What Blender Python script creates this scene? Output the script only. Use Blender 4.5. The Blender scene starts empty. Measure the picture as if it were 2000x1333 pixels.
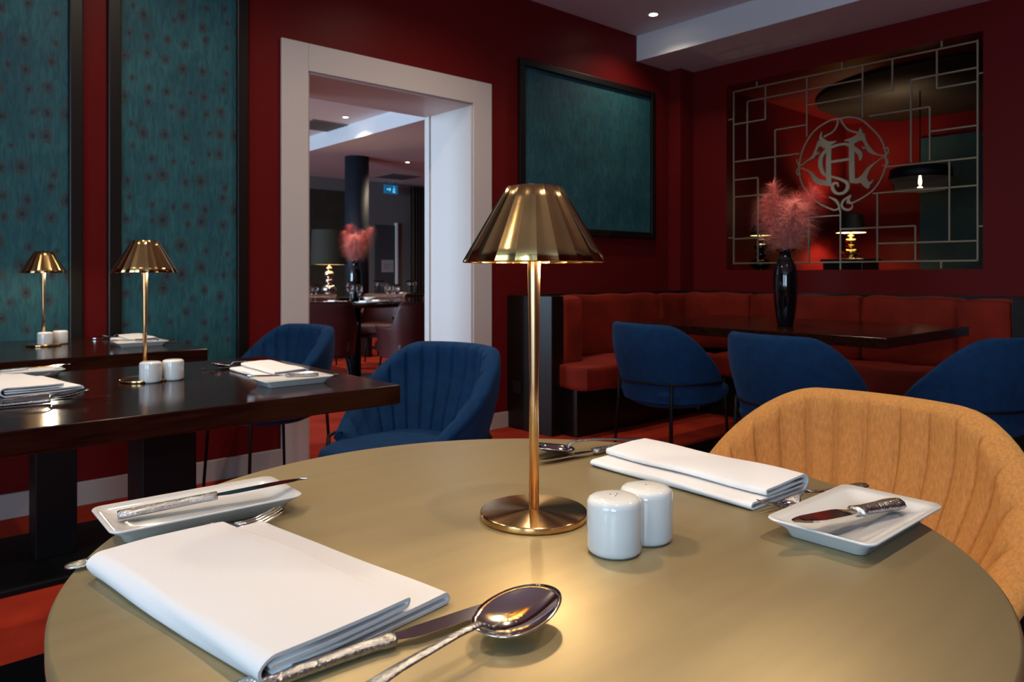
import bpy, math, random
from mathutils import Vector, Matrix
PI = math.pi
rnd = random.Random(7)
SC = bpy.context.scene
COL = SC.collection

# ------------------------------------------------------------------ camera
# world axes follow the room: x runs along the wall with the doorway, y runs away through it
F, HX, HY, H = 1433.0, 1000.0, 535.0, 1.03
CA, SA = 0.7484, 0.6632
cam_d = bpy.data.cameras.new('camera')
cam = bpy.data.objects.new('camera', cam_d); COL.objects.link(cam)
cam.location = (0, 0, H)
cam.rotation_euler = (PI / 2, 0, -math.atan2(SA, CA))
cam_d.sensor_width = 36; cam_d.lens = F / 2000 * 36
cam_d.shift_y = -(666.5 - HY) / 2000
cam_d.clip_start = 0.02
cam_d.dof.use_dof = True; cam_d.dof.focus_distance = 0.85; cam_d.dof.aperture_fstop = 15
SC.camera = cam

# ------------------------------------------------------------------ world, exposure
SC.view_settings.view_transform = 'Standard'
SC.view_settings.look = 'None'
SC.view_settings.gamma = 1
SC.view_settings.use_curve_mapping = False
SC.view_settings.exposure = 1.35
SC.cycles.use_denoising = True
SC.cycles.max_bounces = 8
SC.cycles.caustics_reflective = False
SC.cycles.caustics_refractive = False
SC.cycles.sample_clamp_indirect = 3.0
wd = bpy.data.worlds.new('world'); SC.world = wd; wd.use_nodes = True
wd.node_tree.nodes['Background'].inputs[0].default_value = (0.5, 0.7, 1, 1)
wd.node_tree.nodes['Background'].inputs[1].default_value = 0.6

def area(name, loc, direction, sx, sy, power, col):
    d = bpy.data.lights.new(name, 'AREA'); d.shape = 'RECTANGLE'; d.size = sx; d.size_y = sy
    d.energy = power; d.color = col
    o = bpy.data.objects.new(name, d); COL.objects.link(o); o.location = loc
    o.rotation_euler = Vector(direction).to_track_quat('-Z', 'Z').to_euler()
    return o
DAY = (0.52, 0.78, 1.0)
# daylight coming in through the windows in the long wall left of and behind the camera
area('window_daylight', (-3.45, 0.1, 1.65), (1, 0.0, 0.15), 1.9, 1.7, 24, DAY)
area('window_daylight', (-3.45, -2.6, 1.65), (1, 0.1, 0.1), 1.9, 1.7, 48, DAY)
area('window_daylight', (-3.45, 6.4, 1.65), (1, -0.15, -0.1), 2.4, 1.7, 150, DAY)
area('window_daylight', (-3.45, 9.6, 1.65), (1, 0.0, -0.1), 2.4, 1.7, 90, DAY)

# ------------------------------------------------------------------ helpers
def to_world(X, Y): return (CA * X + SA * Y, -SA * X + CA * Y)
def at(px, py, z):
    Y = F * (H - z) / (py - HY); X = (px - HX) / F * Y
    return Vector(to_world(X, Y))
def atd(px, Y): return Vector(to_world((px - HX) / F * Y, Y))
def on_right_wall(px, py, U):
    s = (px - HX) / F; Y = U / (SA + CA * s)
    return (Y * (CA - SA * s), H + (HY - py) / F * Y)

class MB:
    def __init__(s): s.v = []; s.f = []; s.sm = []
    def add(s, vs, fs, smooth=False):
        b = len(s.v); s.v += [tuple(p) for p in vs]
        s.f += [tuple(b + i for i in q) for q in fs]; s.sm += [smooth] * len(fs); return s
    def box(s, x0, x1, y0, y1, z0, z1):
        return s.add([(x, y, z) for z in (z0, z1) for y in (y0, y1) for x in (x0, x1)],
              [(0, 2, 3, 1), (4, 5, 7, 6), (0, 1, 5, 4), (2, 6, 7, 3), (0, 4, 6, 2), (1, 3, 7, 5)])
    def lathe(s, prof, seg=32, smooth=True, rmod=None, cx=0, cy=0, close=False):
        vs = []
        for r, z in prof:
            for k in range(seg):
                a = 2 * PI * k / seg; rr = r * (rmod(a) if rmod else 1)
                vs.append((cx + rr * math.cos(a), cy + rr * math.sin(a), z))
        fs = []
        n = len(prof)
        for i in range(n if close else n - 1):
            for k in range(seg):
                k2 = (k + 1) % seg; j = (i + 1) % n
                fs.append((i * seg + k, i * seg + k2, j * seg + k2, j * seg + k))
        if not close:
            if prof[0][0] > 1e-6: fs.append(tuple(range(seg))[::-1])
            if prof[-1][0] > 1e-6: fs.append(tuple((n - 1) * seg + k for k in range(seg)))
        return s.add(vs, fs, smooth)
    def tube(s, path, r, seg=8, closed=False, flat=1.0, up=None):
        P = [Vector(p) for p in path]; n = len(P); vs = []; fs = []
        rs = r if isinstance(r, (list, tuple)) else [r] * n
        u = None
        for i in range(n):
            if closed: t = P[(i + 1) % n] - P[i - 1]
            else: t = P[min(i + 1, n - 1)] - P[max(i - 1, 0)]
            t.normalize()
            if u is None:
                ref = Vector(up) if up else (Vector((0, 0, 1)) if abs(t.z) < .9 else Vector((1, 0, 0)))
                u = (ref - t * ref.dot(t)).normalized()
            else: u = (u - t * u.dot(t)).normalized()
            w = t.cross(u)
            for k in range(seg):
                a = 2 * PI * k / seg
                vs.append(P[i] + u * (rs[i] * flat * math.cos(a)) + w * (rs[i] * math.sin(a)))
        for i in range(n if closed else n - 1):
            j = (i + 1) % n
            for k in range(seg):
                k2 = (k + 1) % seg
                fs.append((i * seg + k, i * seg + k2, j * seg + k2, j * seg + k))
        if not closed:
            fs.append(tuple(range(seg))[::-1]); fs.append(tuple((n - 1) * seg + k for k in range(seg)))
        return s.add(vs, fs, True)
    def grid(s, fn, nu, nv, closeu=False, smooth=True):
        vs = [fn(i / (nu if closeu else nu - 1), j / (nv - 1)) for i in range(nu) for j in range(nv)]
        fs = []
        for i in range(nu if closeu else nu - 1):
            for j in range(nv - 1):
                a = i * nv + j; b = ((i + 1) % nu) * nv + j
                fs.append((a, b, b + 1, a + 1))
        return s.add(vs, fs, smooth)
    def build(s, name, mat, parent=None, bevel=0, segs=2, label=None, solid=0, autosmooth=False):
        me = bpy.data.meshes.new(name); me.from_pydata(s.v, [], s.f); me.update()
        me.polygons.foreach_set('use_smooth', s.sm)
        me.materials.append(mat)
        o = bpy.data.objects.new(name, me); COL.objects.link(o)
        if parent is not None: o.parent = parent
        if solid:
            m = o.modifiers.new('solid', 'SOLIDIFY'); m.thickness = solid; m.offset = 0
        if bevel:
            m = o.modifiers.new('bevel', 'BEVEL'); m.width = bevel; m.segments = segs; m.limit_method = 'ANGLE'
        if label: o['label'] = label
        return o

def tag(o, label, cat, group=None, kind=None):
    o['label'] = label; o['category'] = cat
    if group: o['group'] = group
    if kind: o['kind'] = kind
    return o
def empty(name, loc=(0, 0, 0), rz=0):
    o = bpy.data.objects.new(name, None); COL.objects.link(o)
    o.location = loc; o.rotation_euler = (0, 0, rz); o.empty_display_size = .05
    return o
def struct(o, label, cat='wall'):
    o['kind'] = 'structure'; o['label'] = label; o['category'] = cat; return o
def copy_tree(o, parent=None):
    c = o.copy(); COL.objects.link(c); c.parent = parent
    for ch in [x for x in o.children]: copy_tree(ch, c)
    return c
def smooth01(t):
    t = max(0, min(1, t)); return t * t * (3 - 2 * t)
def catmull(pts, n=6):
    P = [Vector(p) for p in pts]; out = []
    for i in range(len(P) - 1):
        p0 = P[max(i - 1, 0)]; p1 = P[i]; p2 = P[i + 1]; p3 = P[min(i + 2, len(P) - 1)]
        for k in range(n):
            t = k / n
            out.append(.5 * ((2 * p1) + (p2 - p0) * t + (2 * p0 - 5 * p1 + 4 * p2 - p3) * t * t + (3 * p1 - p0 - 3 * p2 + p3) * t ** 3))
    out.append(P[-1]); return out

# ------------------------------------------------------------------ materials
def N(nt, t, **kw):
    n = nt.nodes.new(t)
    for k, v in kw.items(): setattr(n, k, v)
    return n
def mat(name, col, rough=.5, metal=0, spec=.5, bump=0, bscale=200, var=0, vscale=8, sheen=0, coat=0, aniso=0, trans=0, ior=1.45, emit=None, estr=0, stretch=(1, 1, 1), arot=0):
    m = bpy.data.materials.new(name); m.use_nodes = True; nt = m.node_tree
    b = nt.nodes['Principled BSDF']
    b.inputs['Base Color'].default_value = (*col, 1); b.inputs['Roughness'].default_value = rough
    b.inputs['Metallic'].default_value = metal; b.inputs['Specular IOR Level'].default_value = spec
    b.inputs['IOR'].default_value = ior
    if sheen: b.inputs['Sheen Weight'].default_value = sheen; b.inputs['Sheen Roughness'].default_value = .4; b.inputs['Sheen Tint'].default_value = (*[min(1, c * 3 + .05) for c in col], 1)
    if coat: b.inputs['Coat Weight'].default_value = coat; b.inputs['Coat Roughness'].default_value = .08
    if trans: b.inputs['Transmission Weight'].default_value = trans
    if emit: b.inputs['Emission Color'].default_value = (*emit, 1); b.inputs['Emission Strength'].default_value = estr
    tc = N(nt, 'ShaderNodeTexCoord'); mp = N(nt, 'ShaderNodeMapping'); mp.inputs['Scale'].default_value = stretch
    nt.links.new(tc.outputs['Object'], mp.inputs[0])
    if aniso:
        b.inputs['Anisotropic'].default_value = aniso; b.inputs['Anisotropic Rotation'].default_value = arot
        tg = N(nt, 'ShaderNodeTangent', direction_type='RADIAL', axis='Z'); nt.links.new(tg.outputs[0], b.inputs['Tangent'])
    if var:
        n = N(nt, 'ShaderNodeTexNoise'); n.inputs['Scale'].default_value = vscale; n.inputs['Detail'].default_value = 6
        nt.links.new(mp.outputs[0], n.inputs['Vector'])
        r = N(nt, 'ShaderNodeValToRGB'); e = r.color_ramp.elements
        e[0].position = .3; e[1].position = .7
        e[0].color = (*[c * (1 - var) for c in col], 1); e[1].color = (*[min(1, c * (1 + var)) for c in col], 1)
        nt.links.new(n.outputs['Fac'], r.inputs[0]); nt.links.new(r.outputs[0], b.inputs['Base Color'])
    if bump:
        n = N(nt, 'ShaderNodeTexNoise'); n.inputs['Scale'].default_value = bscale; n.inputs['Detail'].default_value = 4
        nt.links.new(mp.outputs[0], n.inputs['Vector'])
        bp = N(nt, 'ShaderNodeBump'); bp.inputs['Strength'].default_value = bump; bp.inputs['Distance'].default_value = .004
        nt.links.new(n.outputs['Fac'], bp.inputs['Height']); nt.links.new(bp.outputs[0], b.inputs['Normal'])
    return m

M = {}
M['red_paint'] = mat('red_paint', (.130, .0075, .0078), .42, spec=.13, var=.05, vscale=3, bump=.03, bscale=60)
M['casing'] = mat('casing', (.60, .54, .51), .45)
M['base_paint'] = mat('base_paint', (.46, .37, .34), .45)
M['ceiling'] = mat('ceiling', (.70, .72, .76), .8)
M['carpet'] = mat('carpet', (.36, .030, .013), .95, spec=.1, bump=.6, bscale=260, var=.25, vscale=5)
M['dark_wood'] = mat('dark_wood', (.006, .0035, .0025), .35, var=.4, vscale=6, stretch=(1, 1, 8))
M['wenge'] = mat('wenge', (.019, .0050, .0029), .15, spec=.28, var=.5, vscale=7, stretch=(1.2, 12, 12))
M['black_steel'] = mat('black_steel', (.004, .004, .005), .5, spec=.25)
M['panel_frame'] = mat('panel_frame', (.006, .004, .003), .4)
M['blue'] = mat('blue', (.006, .034, .098), .9, spec=.15, sheen=.35, bump=.35, bscale=420, var=.15, vscale=30)
M['orange'] = mat('orange', (.70, .295, .082), .9, spec=.1, sheen=.3, bump=.6, bscale=500, var=.15, vscale=220, stretch=(1, 1, .3))
M['velvet'] = mat('velvet', (.19, .013, .004), .75, spec=.2, sheen=.5, bump=.25, bscale=150, var=.3, vscale=5)
M['leather'] = mat('leather', (.050, .006, .006), .45, bump=.2, bscale=150)
M['brass'] = mat('brass', (.46, .31, .125), .17, 1, aniso=.0, bump=.02, bscale=120, var=.12, vscale=30)
M['brass_brushed'] = mat('brass_brushed', (.66, .42, .19), .21, 1, aniso=.92, arot=0.25)
M['brass_stem'] = mat('brass_stem', (.72, .47, .24), .28, 1)
M['brass_top'] = mat('brass_top', (.47, .365, .19), .46, .70, var=.05, vscale=5, stretch=(1, 8, 1))
M['china'] = mat('china', (.82, .80, .77), .1, coat=.6)
M['linen'] = mat('linen', (.86, .84, .84), .9, spec=.1, bump=.15, bscale=900)
M['silver'] = mat('silver', (.72, .70, .70), .09, 1)
M['silver_orn'] = mat('silver_orn', (.52, .51, .52), .15, 1, bump=.45, bscale=420)
M['lattice'] = mat('lattice', (.34, .27, .18), .4, .6)
M['vase'] = mat('vase', (.003, .004, .006), .05, coat=.6)
M['feather'] = mat('feather', (.95, .29, .25), .9, spec=.1, sheen=.3, var=.2, vscale=14)
M['chrome'] = mat('chrome', (.75, .72, .66), .05, 1)
M['gold'] = mat('gold', (.80, .58, .25), .08, 1)
M['shade_out'] = mat('shade_out', (.020, .019, .012), .8)
M['shade_black'] = mat('shade_black', (.006, .006, .006), .6)
M['shade_in'] = mat('shade_in', (.80, .72, .50), .7)
M['navy_paint'] = mat('navy_paint', (.006, .012, .022), .6)
M['grey_wall'] = mat('grey_wall', (.16, .15, .145), .7)
M['olive_wall'] = mat('olive_wall', (.030, .028, .017), .7, var=.2, vscale=6)
M['curtain'] = mat('curtain', (.035, .018, .012), .85, bump=.4, bscale=60, stretch=(6, 6, 1))
M['door_grey'] = mat('door_grey', (.045, .048, .055), .5)
M['paper'] = mat('paper', (.32, .30, .30), .9)
M['print'] = mat('print', (.12, .12, .12), .9)
M['teal_wall'] = mat('teal_wall', (.010, .050, .062), .7, var=.2, vscale=5)
M['ceil_dark'] = mat('ceil_dark', (.006, .005, .003), .6)
M['glass'] = mat('glass', (1, 1, 1), .0, trans=1, ior=1.45)
M['smoke'] = mat('smoke', (.16, .17, .2), .05, trans=.92, ior=1.05)
M['lens'] = mat('lens', (1, 1, 1), .5, emit=(1, .86, .66), estr=14)
M['bulb'] = mat('bulb', (1, 1, 1), .5, emit=(1, .74, .38), estr=30)
M['filament'] = mat('filament', (1, 1, 1), .5, emit=(1, .62, .25), estr=10)
M['exit'] = mat('exit', (.01, .10, .16), .5, emit=(.005, .06, .12), estr=.5)
M['exit_mark'] = mat('exit_mark', (.2, .6, .8), .5, emit=(.08, .40, .7), estr=.5)
M['pane'] = mat('pane', (1, 1, 1), .0, trans=1, ior=1.02)
M['white_frame'] = mat('white_frame', (.7, .7, .7), .5)
M['vent'] = mat('vent', (.22, .21, .2), .6)
M['socket'] = mat('socket', (.012, .012, .013), .3)

def peacock(name, contrast):
    m = bpy.data.materials.new(name); m.use_nodes = True; nt = m.node_tree; L = nt.links.new
    b = nt.nodes['Principled BSDF']; b.inputs['Roughness'].default_value = .6; b.inputs['Specular IOR Level'].default_value = .3
    tc = N(nt, 'ShaderNodeTexCoord')
    wv = N(nt, 'ShaderNodeTexNoise'); wv.inputs['Scale'].default_value = 5
    L(tc.outputs['Object'], wv.inputs['Vector'])
    mp = N(nt, 'ShaderNodeMapping'); mp.inputs['Scale'].default_value = (11.5, 0, 9.0); L(tc.outputs['Object'], mp.inputs[0])
    sp = N(nt, 'ShaderNodeSeparateXYZ'); L(mp.outputs[0], sp.inputs[0])
    cb = N(nt, 'ShaderNodeCombineXYZ'); L(sp.outputs[0], cb.inputs[0]); L(sp.outputs[2], cb.inputs[1])
    vo = N(nt, 'ShaderNodeTexVoronoi', voronoi_dimensions='2D'); vo.inputs['Scale'].default_value = 1; vo.inputs['Randomness'].default_value = .62
    L(cb.outputs[0], vo.inputs['Vector'])
    # base teal with upward streaks
    ms = N(nt, 'ShaderNodeMapping'); ms.inputs['Scale'].default_value = (60, 1, 11); L(tc.outputs['Object'], ms.inputs[0])
    ns = N(nt, 'ShaderNodeTexNoise'); ns.inputs['Scale'].default_value = 1; ns.inputs['Detail'].default_value = 5; ns.inputs['Distortion'].default_value = 1.2
    L(ms.outputs[0], ns.inputs['Vector'])
    rb = N(nt, 'ShaderNodeValToRGB'); e = rb.color_ramp.elements
    e[0].position = .3; e[0].color = (.012, .062, .088, 1); e[1].position = .75; e[1].color = (.026, .130, .160, 1)
    L(ns.outputs['Fac'], rb.inputs[0])
    rl = N(nt, 'ShaderNodeValToRGB'); e = rl.color_ramp.elements
    e[0].position = .35; e[0].color = (.72, .80, .82, 1); e[1].position = .65; e[1].color = (1.15, 1.1, 1.0, 1)
    L(wv.outputs['Fac'], rl.inputs[0])
    mu = N(nt, 'ShaderNodeMix', data_type='RGBA', blend_type='MULTIPLY'); mu.inputs[0].default_value = 1
    L(rb.outputs[0], mu.inputs[6]); L(rl.outputs[0], mu.inputs[7])
    # eye colours by distance, eye opacity by distance
    rc = N(nt, 'ShaderNodeValToRGB'); e = rc.color_ramp.elements
    e[0].position = 0; e[0].color = (.010, .014, .050, 1); e[1].position = .42; e[1].color = (.020, .10, .10, 1)
    for p, c in ((.06, (.008, .008, .026)), (.10, (.020, .014, .030)), (.15, (.045, .058, .075)), (.19, (.030, .022, .024)), (.26, (.055, .040, .028)), (.33, (.045, .062, .042))):
        x = e.new(p); x.color = (*c, 1)
    sc_ = N(nt, 'ShaderNodeSeparateColor'); L(vo.outputs['Color'], sc_.inputs[0])
    mr = N(nt, 'ShaderNodeMapRange'); mr.inputs[3].default_value = .85; mr.inputs[4].default_value = 2.0; L(sc_.outputs[0], mr.inputs[0])
    nd = N(nt, 'ShaderNodeTexNoise'); nd.inputs['Scale'].default_value = 70; L(tc.outputs['Object'], nd.inputs['Vector'])
    ma = N(nt, 'ShaderNodeMath', operation='MULTIPLY_ADD'); L(nd.outputs['Fac'], ma.inputs[0]); ma.inputs[1].default_value = .16; L(vo.outputs['Distance'], ma.inputs[2])
    ms_ = N(nt, 'ShaderNodeMath', operation='SUBTRACT'); L(ma.outputs[0], ms_.inputs[0]); ms_.inputs[1].default_value = .08
    md = N(nt, 'ShaderNodeMath', operation='MULTIPLY'); L(ms_.outputs[0], md.inputs[0]); L(mr.outputs[0], md.inputs[1])
    L(md.outputs[0], rc.inputs[0])
    rm = N(nt, 'ShaderNodeValToRGB'); e = rm.color_ramp.elements
    e[0].position = .16; e[0].color = (contrast, contrast, contrast, 1); e[1].position = .40; e[1].color = (0, 0, 0, 1)
    L(md.outputs[0], rm.inputs[0])
    mx = N(nt, 'ShaderNodeMix', data_type='RGBA')
    L(rm.outputs[0], mx.inputs[0]); L(mu.outputs[2], mx.inputs[6]); L(rc.outputs[0], mx.inputs[7])
    L(mx.outputs[2], b.inputs['Base Color'])
    return m
M['peacock'] = peacock('peacock', .75)
M['peacock_faint'] = peacock('peacock_faint', .30)

# ------------------------------------------------------------------ the room
YA, YA2 = 3.717, 4.215           # doorway wall: front and rear face
XB, XB2 = 5.227, 5.33            # wall with the screen
ZC, ZS, XS = 2.925, 2.723, 4.621   # ceiling, lowered strip, where that starts
XL, YB, YF, XR = -3.6, -4.0, 11.8, 9.3
DX0, DX1, DZ = 1.809, 2.950, 2.128   # clear opening of the doorway
struct(MB().box(XL, XR, YB, YF, -.1, 0).build('floor', M['carpet']), 'orange red carpet running through both dining rooms', 'carpet')
struct(MB().box(XL, XR, YB, YF, ZC, ZC + .1).build('ceiling', M['ceiling']), 'flat pale grey ceiling with recessed downlights', 'ceiling')
struct(MB().box(XS, XR, YB, YF, ZS, ZC).build('trim_1', M['ceiling']), 'lowered pale ceiling strip above the red banquette wall', 'ceiling strip')
w = MB(); w.box(XL, DX0, YA, YA2, 0, ZC); w.box(DX1, XB2, YA, YA2, 0, ZC); w.box(DX0, DX1, YA, YA2, DZ, ZC); w.box(XB2, XR, YA, YA2, 0, ZC)
struct(w.build('wall_back', M['red_paint']), 'dark red painted wall around the pale doorway')
struct(MB().box(5.042, XB, 3.60, YA, 0, ZS).build('trim_2', M['red_paint']), 'dark red corner pilaster between the two red walls', 'pilaster')
oy0, oz0 = on_right_wall(1920, 526, XB); oy1 = on_right_wall(1419, 300, XB)[0]; oz1 = 2.545
w = MB(); w.box(XB, XB2, YB, oy0, 0, ZS); w.box(XB, XB2, oy1, YA, 0, ZS); w.box(XB, XB2, oy0, oy1, 0, oz0); w.box(XB, XB2, oy0, oy1, oz1, ZS)
struct(w.build('wall_right', M['red_paint']), 'maroon wall with a large opening behind the gold lattice screen')
struct(MB().box(XL, XR, YB - .1, YB, 0, ZC).build('wall_front', M['red_paint']), 'dark red wall behind the camera')
wl = MB(); xs = XL - .1
wins = [(-3.6, -1.6), (-.9, 1.1), (5.2, 7.6), (8.4, 10.8)]
yy = YB
for a, b in wins:
    wl.box(xs, XL, yy, a, 0, ZC); wl.box(xs, XL, a, b, 0, .75); wl.box(xs, XL, a, b, 2.55, ZC); yy = b
wl.box(xs, XL, yy, YF, 0, ZC)
struct(wl.build('wall_left', M['red_paint']), 'dark red window wall left of the camera')
for i, (a, b) in enumerate(wins):
    wn = empty('window_%d' % (i + 1), (xs + .02, (a + b) / 2, .75)); hw = (b - a) / 2
    struct(wn, 'tall daylight window number %s in the left wall' % 'one two three four'.split()[i], 'window')
    f = MB()
    for y0, y1 in ((-hw, -hw + .05), (hw - .05, hw), (-.025, .025)): f.box(0, .06, y0, y1, 0, 1.8)
    f.box(0, .06, -hw, hw, 0, .05); f.box(0, .06, -hw, hw, 1.75, 1.8)
    f.build('window_frame', M['white_frame'], wn)
    MB().box(.025, .03, -hw + .05, hw - .05, .05, 1.75).build('pane', M['pane'], wn)
struct(MB().box(XL, XR, YF, YF + .1, 0, ZC).build('wall_far', M['grey_wall']), 'grey far wall of the next dining room')
struct(MB().box(XR, XR + .1, YA2, YF, 0, ZC).build('wall_far_side', M['grey_wall']), 'grey side wall of the next dining room')
# the alcove behind the screen
XN = 8.35
struct(MB().box(XN, XN + .1, YB, YA, 0, ZS).build('wall_alcove', M['red_paint']), 'glossy red wall of the room seen through the lattice')
struct(MB().box(XN - .02, XN, .4, 2.93, .3, 2.45).build('wall_teal', M['teal_wall']), 'dark teal wall panel seen through the lattice')

struct(MB().box(XB2, XN, YB, YA, ZS - .012, ZS).build('ceiling_alcove', M['red_paint']), 'red ceiling of the room seen through the lattice', 'ceiling')

# door casing and lining
d = empty('door_1', (0, 0, 0)); struct(d, 'pale grey square door casing around the open doorway', 'doorway')
cw, pr = .152, .018
def casing(side, y0, y1):
    MB().box(DX0 - cw, DX0, y0, y1, 0, DZ + cw - .002).build('jamb', M['casing'], d, .003)
    MB().box(DX1, DX1 + cw, y0, y1, 0, DZ + cw - .002).build('jamb', M['casing'], d, .003)
    MB().box(DX0, DX1, y0, y1, DZ, DZ + cw - .002).build('head', M['casing'], d, .003)
casing(0, YA - pr, YA); casing(1, YA2, YA2 + pr)
MB().box(DX1 - .012, DX1 + .001, YA - .004, YA2 + .004, 0, DZ).build('lining', M['casing'], d, .002)
MB().box(DX0 - .001, DX0 + .012, YA - .004, YA2 + .004, 0, DZ).build('lining', M['casing'], d, .002)
MB().box(DX0 + .012, DX1 - .012, YA - .004, YA2 + .004, DZ - .012, DZ + .001).build('lining', M['casing'], d, .002)
MB().box(DX1 - .024, DX1 - .012, YA2 - .05, YA2 + .003, 0, DZ - .012).build('stop', M['casing'], d, .002)
bb = .105
for nm, x0, x1, t in (('baseboard_left', XL, DX0 - cw, 'left of'), ('baseboard_right', DX1 + cw, 3.249, 'right of')):
    struct(MB().box(x0, x1, YA - .016, YA, 0, bb).build(nm, M['base_paint'], None, .003), 'pale baseboard on the red wall %s the doorway' % t, 'baseboard')

# ------------------------------------------------------------------ wallpaper panels
def wall_panel(x0, x1, z0, z1, fw, mt, label):
    e = empty('wallpaper_panel', ((x0 + x1) / 2, YA, z0)); hw = (x1 - x0) / 2; hh = z1 - z0
    MB().box(-hw + fw * .8, hw - fw * .8, -.012, 0, fw * .8, hh - fw * .8).build('wallpaper', mt, e)
    for a, b, c, dd in ((-hw, -hw + fw, 0, hh), (hw - fw, hw, 0, hh), (-hw + fw, hw - fw, 0, fw), (-hw + fw, hw - fw, hh - fw, hh)):
        MB().box(a, b, -.034, 0, c, dd).build('frame_rail', M['panel_frame'], e, .006)
    return tag(e, label, 'wall panel', 'peacock wallpaper panels')
wall_panel(.095, .734, .45, 2.87, .055, M['peacock'], 'tall teal peacock feather wallpaper panel at the left edge of the photo')
wall_panel(.832, 1.472, .45, 2.87, .055, M['peacock'], 'tall teal peacock wallpaper panel between the left edge panel and the doorway')
wall_panel(3.340, 4.829, 1.31, 2.503, .052, M['peacock_faint'], 'wide faint teal wallpaper panel in black frame right of the doorway')

# ------------------------------------------------------------------ downlights
def downlight(x, y, z, label, power=18, size=95, blend=.6, tilt=None, col=(1, .82, .62)):
    e = empty('downlight', (x, y, z)); tag(e, label, 'downlight', 'recessed ceiling downlights')
    MB().lathe([(.030, -.0005), (.030, -.004), (.044, -.005), (.046, -.001)], 28).build('trim_ring', M['white_frame'], e)
    MB().lathe([(.0, -.002), (.029, -.002), (.029, -.001), (0, -.001)], 24).build('lens', M['lens'], e)
    l = bpy.data.lights.new('spot', 'SPOT'); l.energy = power; l.spot_size = math.radians(size); l.spot_blend = blend
    l.color = col; l.shadow_soft_size = .03
    o = bpy.data.objects.new('lamp_beam', l); COL.objects.link(o); o.parent = e; o.location = (0, 0, -.012)
    if tilt: o.rotation_euler = tilt
    return e
downlight(*at(1276, 28, ZC), ZC, 'small bright recessed downlight above the wide wallpaper panel', 13, 135, 1)
downlight(2.5, 2.75, ZC, 'recessed downlight out of frame before the doorway', 30, 150, 1)
downlight(.9, 2.75, ZC, 'recessed downlight out of frame above the back left table', 26, 150, 1)
downlight(.25, 2.0, ZC, 'recessed downlight out of frame above the front left table', 22, 120, 1)
downlight(.55, .25, ZC, 'recessed downlight out of frame above the round table', 17, 120, 1)
downlight(-.9, .9, ZC, 'recessed downlight out of frame left of the round table', 24, 140, 1)
downlight(3.66, 1.93, ZC, 'recessed downlight out of frame above the banquette table', 34, 30, .8)
downlight(2.2, .2, ZC, 'recessed downlight out of frame right of the camera', 26, 150, 1)
downlight(*at(675, 229, ZC), ZC, 'bright recessed downlight in the next room above its high ceiling', 40, 130, 1)
downlight(*at(796, 317, ZS), ZS, 'bright recessed downlight in the next room beside the round column', 50, 150, 1)
downlight(3.3, 6.3, ZC, 'recessed downlight out of frame above the next room tables', 50, 150, 1)

# ------------------------------------------------------------------ dining tables
ZR, ZT = .76, .75
RC = Vector(to_world(.0166, .774)); RR = .430
t = empty('round_table', (RC.x, RC.y, 0)); tag(t, 'round brushed brass dining table in the foreground', 'table')
MB().lathe([(0, ZR - .022), (RR - .006, ZR - .022), (RR, ZR - .018), (RR, ZR - .003), (RR - .003, ZR), (0, ZR)], 160).build('tabletop', M['brass_top'], t)
MB().lathe([(0, .03), (.04, .03), (.04, ZR - .03), (.16, ZR - .022), (0, ZR - .022)], 32).build('pedestal', M['black_steel'], t)
MB().lathe([(0, 0), (.27, 0), (.27, .012), (.06, .03), (0, .03)], 48).build('foot_plate', M['black_steel'], t)

def square_table(x0, x1, y0, y1, cx, cy, label, bx=.33, by=.29):
    e = empty('wooden_table', (cx, cy, 0)); tag(e, label, 'table', 'dark wooden dining tables')
    MB().box(x0 - cx, x1 - cx, y0 - cy, y1 - cy, ZT - .048, ZT).build('tabletop', M['wenge'], e, .003)
    MB().box(-.065, .065, -.065, .065, .02, ZT - .048).build('column', M['black_steel'], e, .004)
    MB().box(-bx, bx, -by, by, 0, .02).build('foot_plate', M['black_steel'], e, .004)
    return e
square_table(.09, 1.016, 1.570, 2.42, .575, 2.00, 'dark wooden table nearer the camera on the left with brass lamp')
square_table(.06, .970, 2.812, 3.66, .52, 3.10, 'dark wooden table farther back against the peacock wallpaper panels')
square_table(3.33, 4.40, 1.305, 2.80, 3.86, 2.05, 'long dark wooden table in front of the red banquette', .3, .5)

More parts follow.
